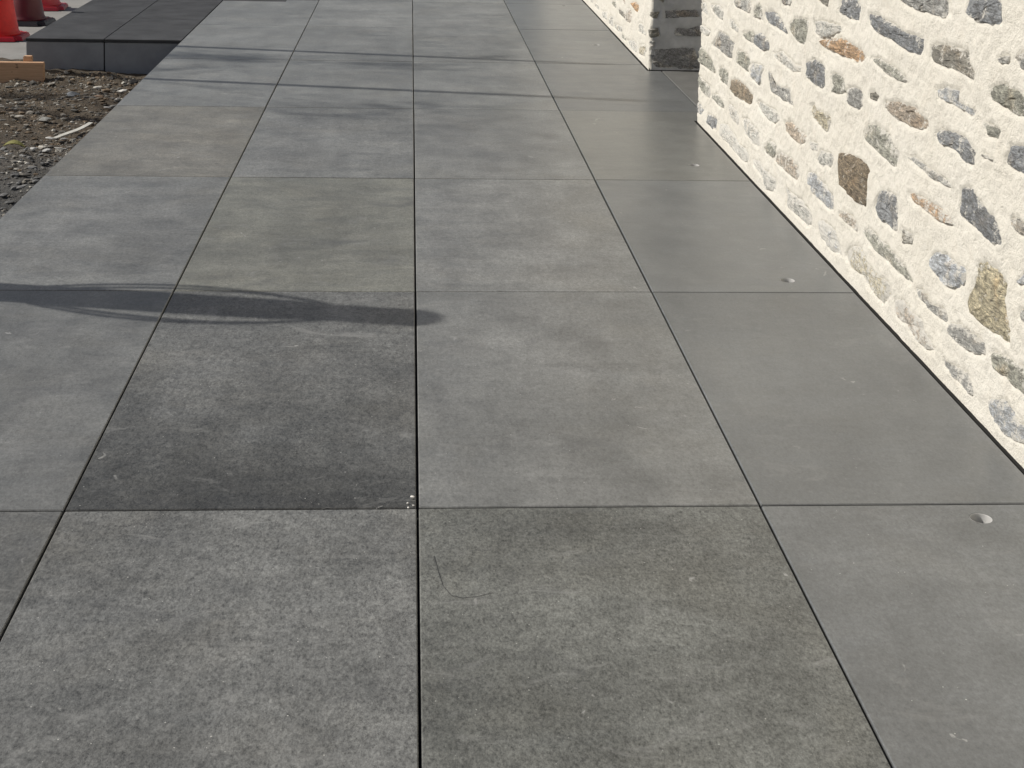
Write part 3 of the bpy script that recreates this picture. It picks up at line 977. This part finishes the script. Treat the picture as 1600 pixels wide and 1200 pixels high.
# leaf
p = on_z(22, 227, GZ+.02)
bm = bmesh.new()
up, lo = [], []
for k in range(9):
    t = k/8; w = .028*math.sin(math.pi*t)**.7
    z = .016*math.sin(math.pi*t)
    up.append(bm.verts.new((t*.11-.055, w, z+.01*w/.028))); lo.append((t, w, z))
md = [bm.verts.new((t*.11-.055, 0, z-.002)) for t, w, z in lo]
dn = [bm.verts.new((t*.11-.055, -w, z+.01*w/.028)) for t, w, z in lo]
for k in range(8):
    bm.faces.new((md[k], md[k+1], up[k+1], up[k])); bm.faces.new((dn[k], dn[k+1], md[k+1], md[k]))
o = link('leaf', bm_mesh('leaf', bm), M_chip)
sol = o.modifiers.new('thick', 'SOLIDIFY'); sol.thickness = .0012
o.location = (p[0], p[1], GZ+.014); o.rotation_euler = (0.1, .1, .15); o.color = (.27, .26, .09, 1)
tag(o, 'curled yellow-green leaf on the dirt at the left edge', 'leaf')

def gravel():
    rg = np.random.default_rng(21)
    protos = []
    for s in range(6):
        bm = bmesh.new(); bmesh.ops.create_icosphere(bm, subdivisions=1, radius=1)
        r2 = random.Random(s+70)
        for v in bm.verts: v.co *= 1+r2.uniform(-.3, .25)
        protos.append((np.array([v.co[:] for v in bm.verts]), np.array([[v.index for v in f.verts] for f in bm.faces]))); bm.free()
    VV, FF, CC = [], [], []; off = 0
    N = 20000
    for i in range(N):
        y = 2.0 + 7.75*rg.random()**.62
        x = EDGE_L - .012 - rg.random()**1.25*1.9
        if 9.49 < y < 9.63 and x < -2.24: continue
        s = .0046*math.exp(rg.normal(0, .6))
        s = min(s, .022)
        V, F = protos[rg.integers(6)]
        a = rg.random()*6.28; ca, sa = math.cos(a), math.sin(a)
        sc = np.array([rg.uniform(.9, 1.9), rg.uniform(.7, 1.1), rg.uniform(.4, .8)])*s
        q = V*sc; q = np.stack([q[:, 0]*ca-q[:, 1]*sa, q[:, 0]*sa+q[:, 1]*ca, q[:, 2]], -1)
        xx = np.array([x]); yy = np.array([y])
        z = GZ + (0.028*vnoise(xx*2.3, yy*2.3) + 0.014*vnoise(xx*8, yy*8, 3) + 0.009*vnoise(xx*21, yy*21, 9))[0] - .02*min(max((x+1.9)/.4, 0), 1) + s*.2
        VV.append(q+np.array([x, y, z])); FF.append(F+off); off += len(V)
        r = rg.random()
        if r < .13: c = np.array([.46, .44, .39])
        elif r < .38: c = np.array([.20, .185, .16])
        elif r < .75: c = np.array([.17, .125, .082])
        else: c = np.array([.10, .095, .085])
        if y < 7.6 and r > .45: c = np.array([.15, .15, .147])
        c = c*rg.uniform(.7, 1.3)
        CC.append(np.repeat([[*c, 1]], len(V), 0))
    V = np.concatenate(VV); F = np.concatenate(FF); C = np.concatenate(CC)
    me = mesh_from('gravel', V.tolist(), F.tolist())
    at = me.color_attributes.new('tone', 'FLOAT_COLOR', 'POINT')
    at.data.foreach_set('color', C.astype(np.float32).ravel())
    return me
tag(link('gravel', gravel(), M_gravel), 'loose gravel and crushed stone strewn over the dirt strip', 'gravel', kind='stuff')

# crumbs at the slab corner
CR = [((648, 777), 8, 'brightest white crumb of plaster at the corner of the dark stained slab'), ((637, 785), 4.5, None), ((638, 792), 4, None), ((646, 789), 4.5, None)]
for i, ((px, py), wpx, lb) in enumerate(CR):
    p = on_z(px, py, .003); w = wpx*p[1]/F_PX/2
    o = link('plaster_crumb', rock_mesh('plaster_crumb', w*1.2, w, w*.8, 1, .3, 50+i), M_crumb)
    o.location = (min(p[0], X0-.0065-w), p[1], w*.6)
    tag(o, lb or ['', 'tiny crumb left of the brightest crumb at the slab corner', 'lowest tiny crumb, on the cross joint at the slab corner', 'tiny crumb between the brightest crumb and the cross joint'][i], 'crumb', 'white crumbs at the slab corner')

# hair-thin thread on the near slab
pts = []
for px, py in [(678, 868), (684, 890), (692, 915), (705, 930), (722, 934), (745, 932), (770, 926)]:
    p = on_z(px, py, .0012); pts.append(p)
tag(link('thread', tube_mesh('thread', pts, .0004, 6), M_shaded_tile), 'hair-thin dark thread curled on the near slab right of the long joint', 'thread')


# ------------------------------------------------------------------ timber formwork
pb = on_z(68, 129, GZ)
board = tag(empty('formwork_board', (pb[0]-.3, pb[1], GZ)), 'pine formwork board with a stake lying in the dirt by the tiled landing', 'timber board')
o = link('board', box_mesh('board', -1.1, .3, 0, .045, -.03, .125, .003), M_wood, board)
o = link('stake', box_mesh('stake', .3-.135, .3-.085, .047, .092, -.1, .158, .003), M_wood, board)


# ------------------------------------------------------------------ traffic cones
def cone(loc, rz, body_c, base_c, lb):
    e = tag(empty('traffic_cone', loc), lb, 'traffic cone', 'traffic cones beside the landing')
    e.rotation_euler = (0, 0, rz)
    bm = bmesh.new()
    bmesh.ops.create_cube(bm, size=1)
    for v in bm.verts:
        s = .385 if v.co.z < 0 else .36
        v.co = Vector((v.co.x*s, v.co.y*s, .006+(v.co.z+.5)*.030))
    vert_e = [ed for ed in bm.edges if abs(ed.verts[0].co.z-ed.verts[1].co.z) > .01]
    bmesh.ops.bevel(bm, geom=vert_e, offset=.045, segments=5, affect='EDGES')
    bmesh.ops.bevel(bm, geom=[ed for ed in bm.edges if abs(ed.verts[0].co.z-ed.verts[1].co.z) < .001 and ed.verts[0].co.z > .02], offset=.006, segments=2, affect='EDGES')
    b = link('base', bm_mesh('base', bm), M_conep, e); b.color = (*base_c, 1)
    prof = [(.152, .034), (.146, .050), (.138, .062), (.134, .075)]
    for k in range(1, 13):
        t = k/12; prof.append((.134+(.028-.134)*t, .075+(.70-.075)*t))
    prof += [(.026, .708), (.018, .708), (.016, .69), (.11, .10)]
    c = link('cone', lathe_mesh('cone', prof, 40), M_conep, e); c.color = (*body_c, 1)
    for z0, z1 in ((.36, .46), (.52, .58)):
        r = lambda z: .134+(.028-.134)*(z-.075)/.625+.0012
        s = link('sleeve', lathe_mesh('sleeve', [(r(z0)-.001, z0), (r(z0), z0+.001), (r(z1), z1-.001), (r(z1)-.001, z1)], 40), M_conep, e); s.color = (.75, .75, .74, 1)
    for k in range(4):
        a = math.pi/2*k+.785
        f = link('foot', box_mesh('foot', -.03, .03, -.03, .03, 0, .0062, .001), M_conep, e)
        f.location = (.16*math.cos(a)*1.05, .16*math.sin(a)*1.05, 0); f.color = (*base_c, 1)
    return e
RZ = GZ+.012
cone((-3.0, 11.25, RZ), .06, (.75, .014, .008), (.45, .010, .022), 'bright red traffic cone nearest the camera at the left edge')
cone((-3.01, 12.08, RZ), -.05, (.10, .006, .012), (.012, .012, .014), 'red traffic cone with a black base behind the bright one, shade painted into its body')  # shade on this cone is put into its body colour
cone((-3.10, 13.0, RZ), .10, (.55, .04, .05), (.42, .03, .045), 'pinkish red traffic cone farthest back, showing only its base')


# ------------------------------------------------------------------ posts left of the frame whose shadows cross the paving
cot = 1/math.tan(SUN_EL)
dirv = Vector((math.cos(SUN_AZ), -math.sin(SUN_AZ)))
def foot_for(shx, shy, dist):
    return shx-dirv.x*dist, shy-dirv.y*dist
tipx, tipy = 0.08, 4.35
DIST = 2.75
fx, fy = foot_for(tipx, tipy, DIST)
Ht = DIST/cot
post = tag(empty('guard_post', (fx, fy, 0)), 'thick dark post with bowed hoops, off the left edge, casting the shadow on the paving', 'post')
r = .086
prof = [(.12, GZ-.06), (.12, GZ+.02), (r, GZ+.03), (r, .2)]
def zof(X): return Ht-(tipx-X)/dirv.x/cot
z1, z2 = zof(-1.10), zof(-.28)
prof += [(r, z1)] + [(r+(.094-r)*math.sin(math.pi*min(1, k/10*1.0))**.7, z1+(z2-z1)*k/10) for k in range(1, 10)] + [(.076, z2), (.078, Ht-.045), (.072, Ht-.022), (.054, Ht-.006), (.0001, Ht)]
link('pole', lathe_mesh('pole', prof, 36), M_post, post)
z1, z2 = zof(-1.18), zof(-.22)
for k in range(4):
    a = -SUN_AZ+math.radians((82, 57, -80, -60)[k])
    pts = []
    for i in range(15):
        t = i/14; rr = .055+.115*math.sin(math.pi*t)**.8
        pts.append((rr*math.cos(a), rr*math.sin(a), z1+(z2-z1)*t))
    link('hoop', tube_mesh('hoop', pts, .0095, 8), M_post, post)
for i, ((ax, ay), (bx, by)) in enumerate((((-1.364, 9.604), (1.076, 9.103)), ((-1.186, 8.348), (.912, 7.963)))):
    mx, my = (ax+bx)/2, (ay+by)/2
    X = -3.9 - .5*i
    d = (mx-X)/dirv.x
    Y = my + dirv.y*-d
    h = (d + (1.25-mx)/dirv.x)/cot
    e = tag(empty('steel_pole', (X, Y, GZ)), ('slim steel pole off the left edge casting the far thin shadow line' if i == 0 else 'slim steel pole off the left edge casting the nearer thin shadow line'), 'pole', 'slim poles beside the site')
    link('tube', lathe_mesh('tube', [(.03, -.15), (.03, h-GZ), (.0001, h-GZ+.004)], 20), M_steel, e)
    link('base_plate', box_mesh('base_plate', -.08, .08, -.08, .08, -.12, .014, .003), M_steel, e)


# ------------------------------------------------------------------ unseen tree, added; leaf clusters sit on sun rays to shade far slabs
def shade_caster_tree():
    rg = random.Random(5)
    T = 10.0
    spots = [((592, 100), (.20, .16, .34), 120), ((318, 88), (.34, .14, .20), 120), ((385, 92), (.22, .12, .16), 60), ((560, 170), (.30, .20, .30), 70),
             ((480, 178), (.22, .14, .22), 45), ((690, 165), (.25, .14, .2), 35), ((230, 105), (.3, .2, .3), 110), ((765, 88), (.14, .1, .14), 30)]
    cl = []
    for (px, py), rad, n in spots:
        g = on_z(px, py, 0.0)
        cl.append((Vector(g)+sun_to*(T+rg.uniform(-.6, .6)), rad, n))
    base = Vector((sum(c.x for c, _, _ in cl)/len(cl)-.35, sum(c.y for c, _, _ in cl)/len(cl)+.25, GZ-.1))
    e = tag(empty('shade_caster_tree', base), 'unseen slender tree added off the left edge to cast leafy shade on the far slabs', 'tree')
    top = Vector((0, 0, 5.6))
    bm = bmesh.new()
    def limb(a, b, r0, r1, seg=8, n=6):
        ax = (b-a).normalized(); u = ax.cross(Vector((.3, .9, .1))).normalized(); v = ax.cross(u)
        prev = None
        for i in range(n+1):
            t = i/n; c = a.lerp(b, t)+Vector((rg.uniform(-1, 1), rg.uniform(-1, 1), 0))*.012*(0 < i < n)
            r = r0+(r1-r0)*t
            ring = [bm.verts.new(c+(u*math.cos(k*2*math.pi/seg)+v*math.sin(k*2*math.pi/seg))*r) for k in range(seg)]
            if prev:
                for k in range(seg): bm.faces.new((prev[k], prev[(k+1) % seg], ring[(k+1) % seg], ring[k]))
            prev = ring
        bm.faces.new(prev)
    limb(Vector((0, 0, 0)), top, .055, .022, 10, 12)
    for c, rad, n in cl:
        limb(Vector((0, 0, rg.uniform(3.6, 5.4))), c-base, .014, .005, 6, 5)
    link('trunk', bm_mesh('trunk', bm, True), M_bark, e)
    vs, fs = [], []
    for c, rad, n in cl:
        for k in range(n):
            d = Vector((rg.gauss(0, .55)*rad[0], rg.gauss(0, .55)*rad[1], rg.gauss(0, .55)*rad[2]))
            p = c-base+d
            a = Vector((rg.gauss(0, 1), rg.gauss(0, 1), rg.gauss(0, 1))).normalized()
            b = a.cross(Vector((rg.gauss(0, 1), rg.gauss(0, 1), rg.gauss(0, 1)))).normalized()
            L = rg.uniform(.03, .05); i = len(vs)
            nrm = a.cross(b)*.006
            vs += [p-a*L, p+b*L*.5+nrm, p+a*L, p-b*L*.5+nrm]
            fs.append((i, i+1, i+2, i+3))
    link('crown', mesh_from('crown', vs, fs), M_leaf, e)
M_bark = simple('smooth_bark', (0.12, 0.095, 0.07), 0.85, 0.3, 20.0, 0.5, 60.0)
M_leaf = simple('green_leaf', (0.07, 0.11, 0.035), 0.55, 0.3, 8.0)
shade_caster_tree()
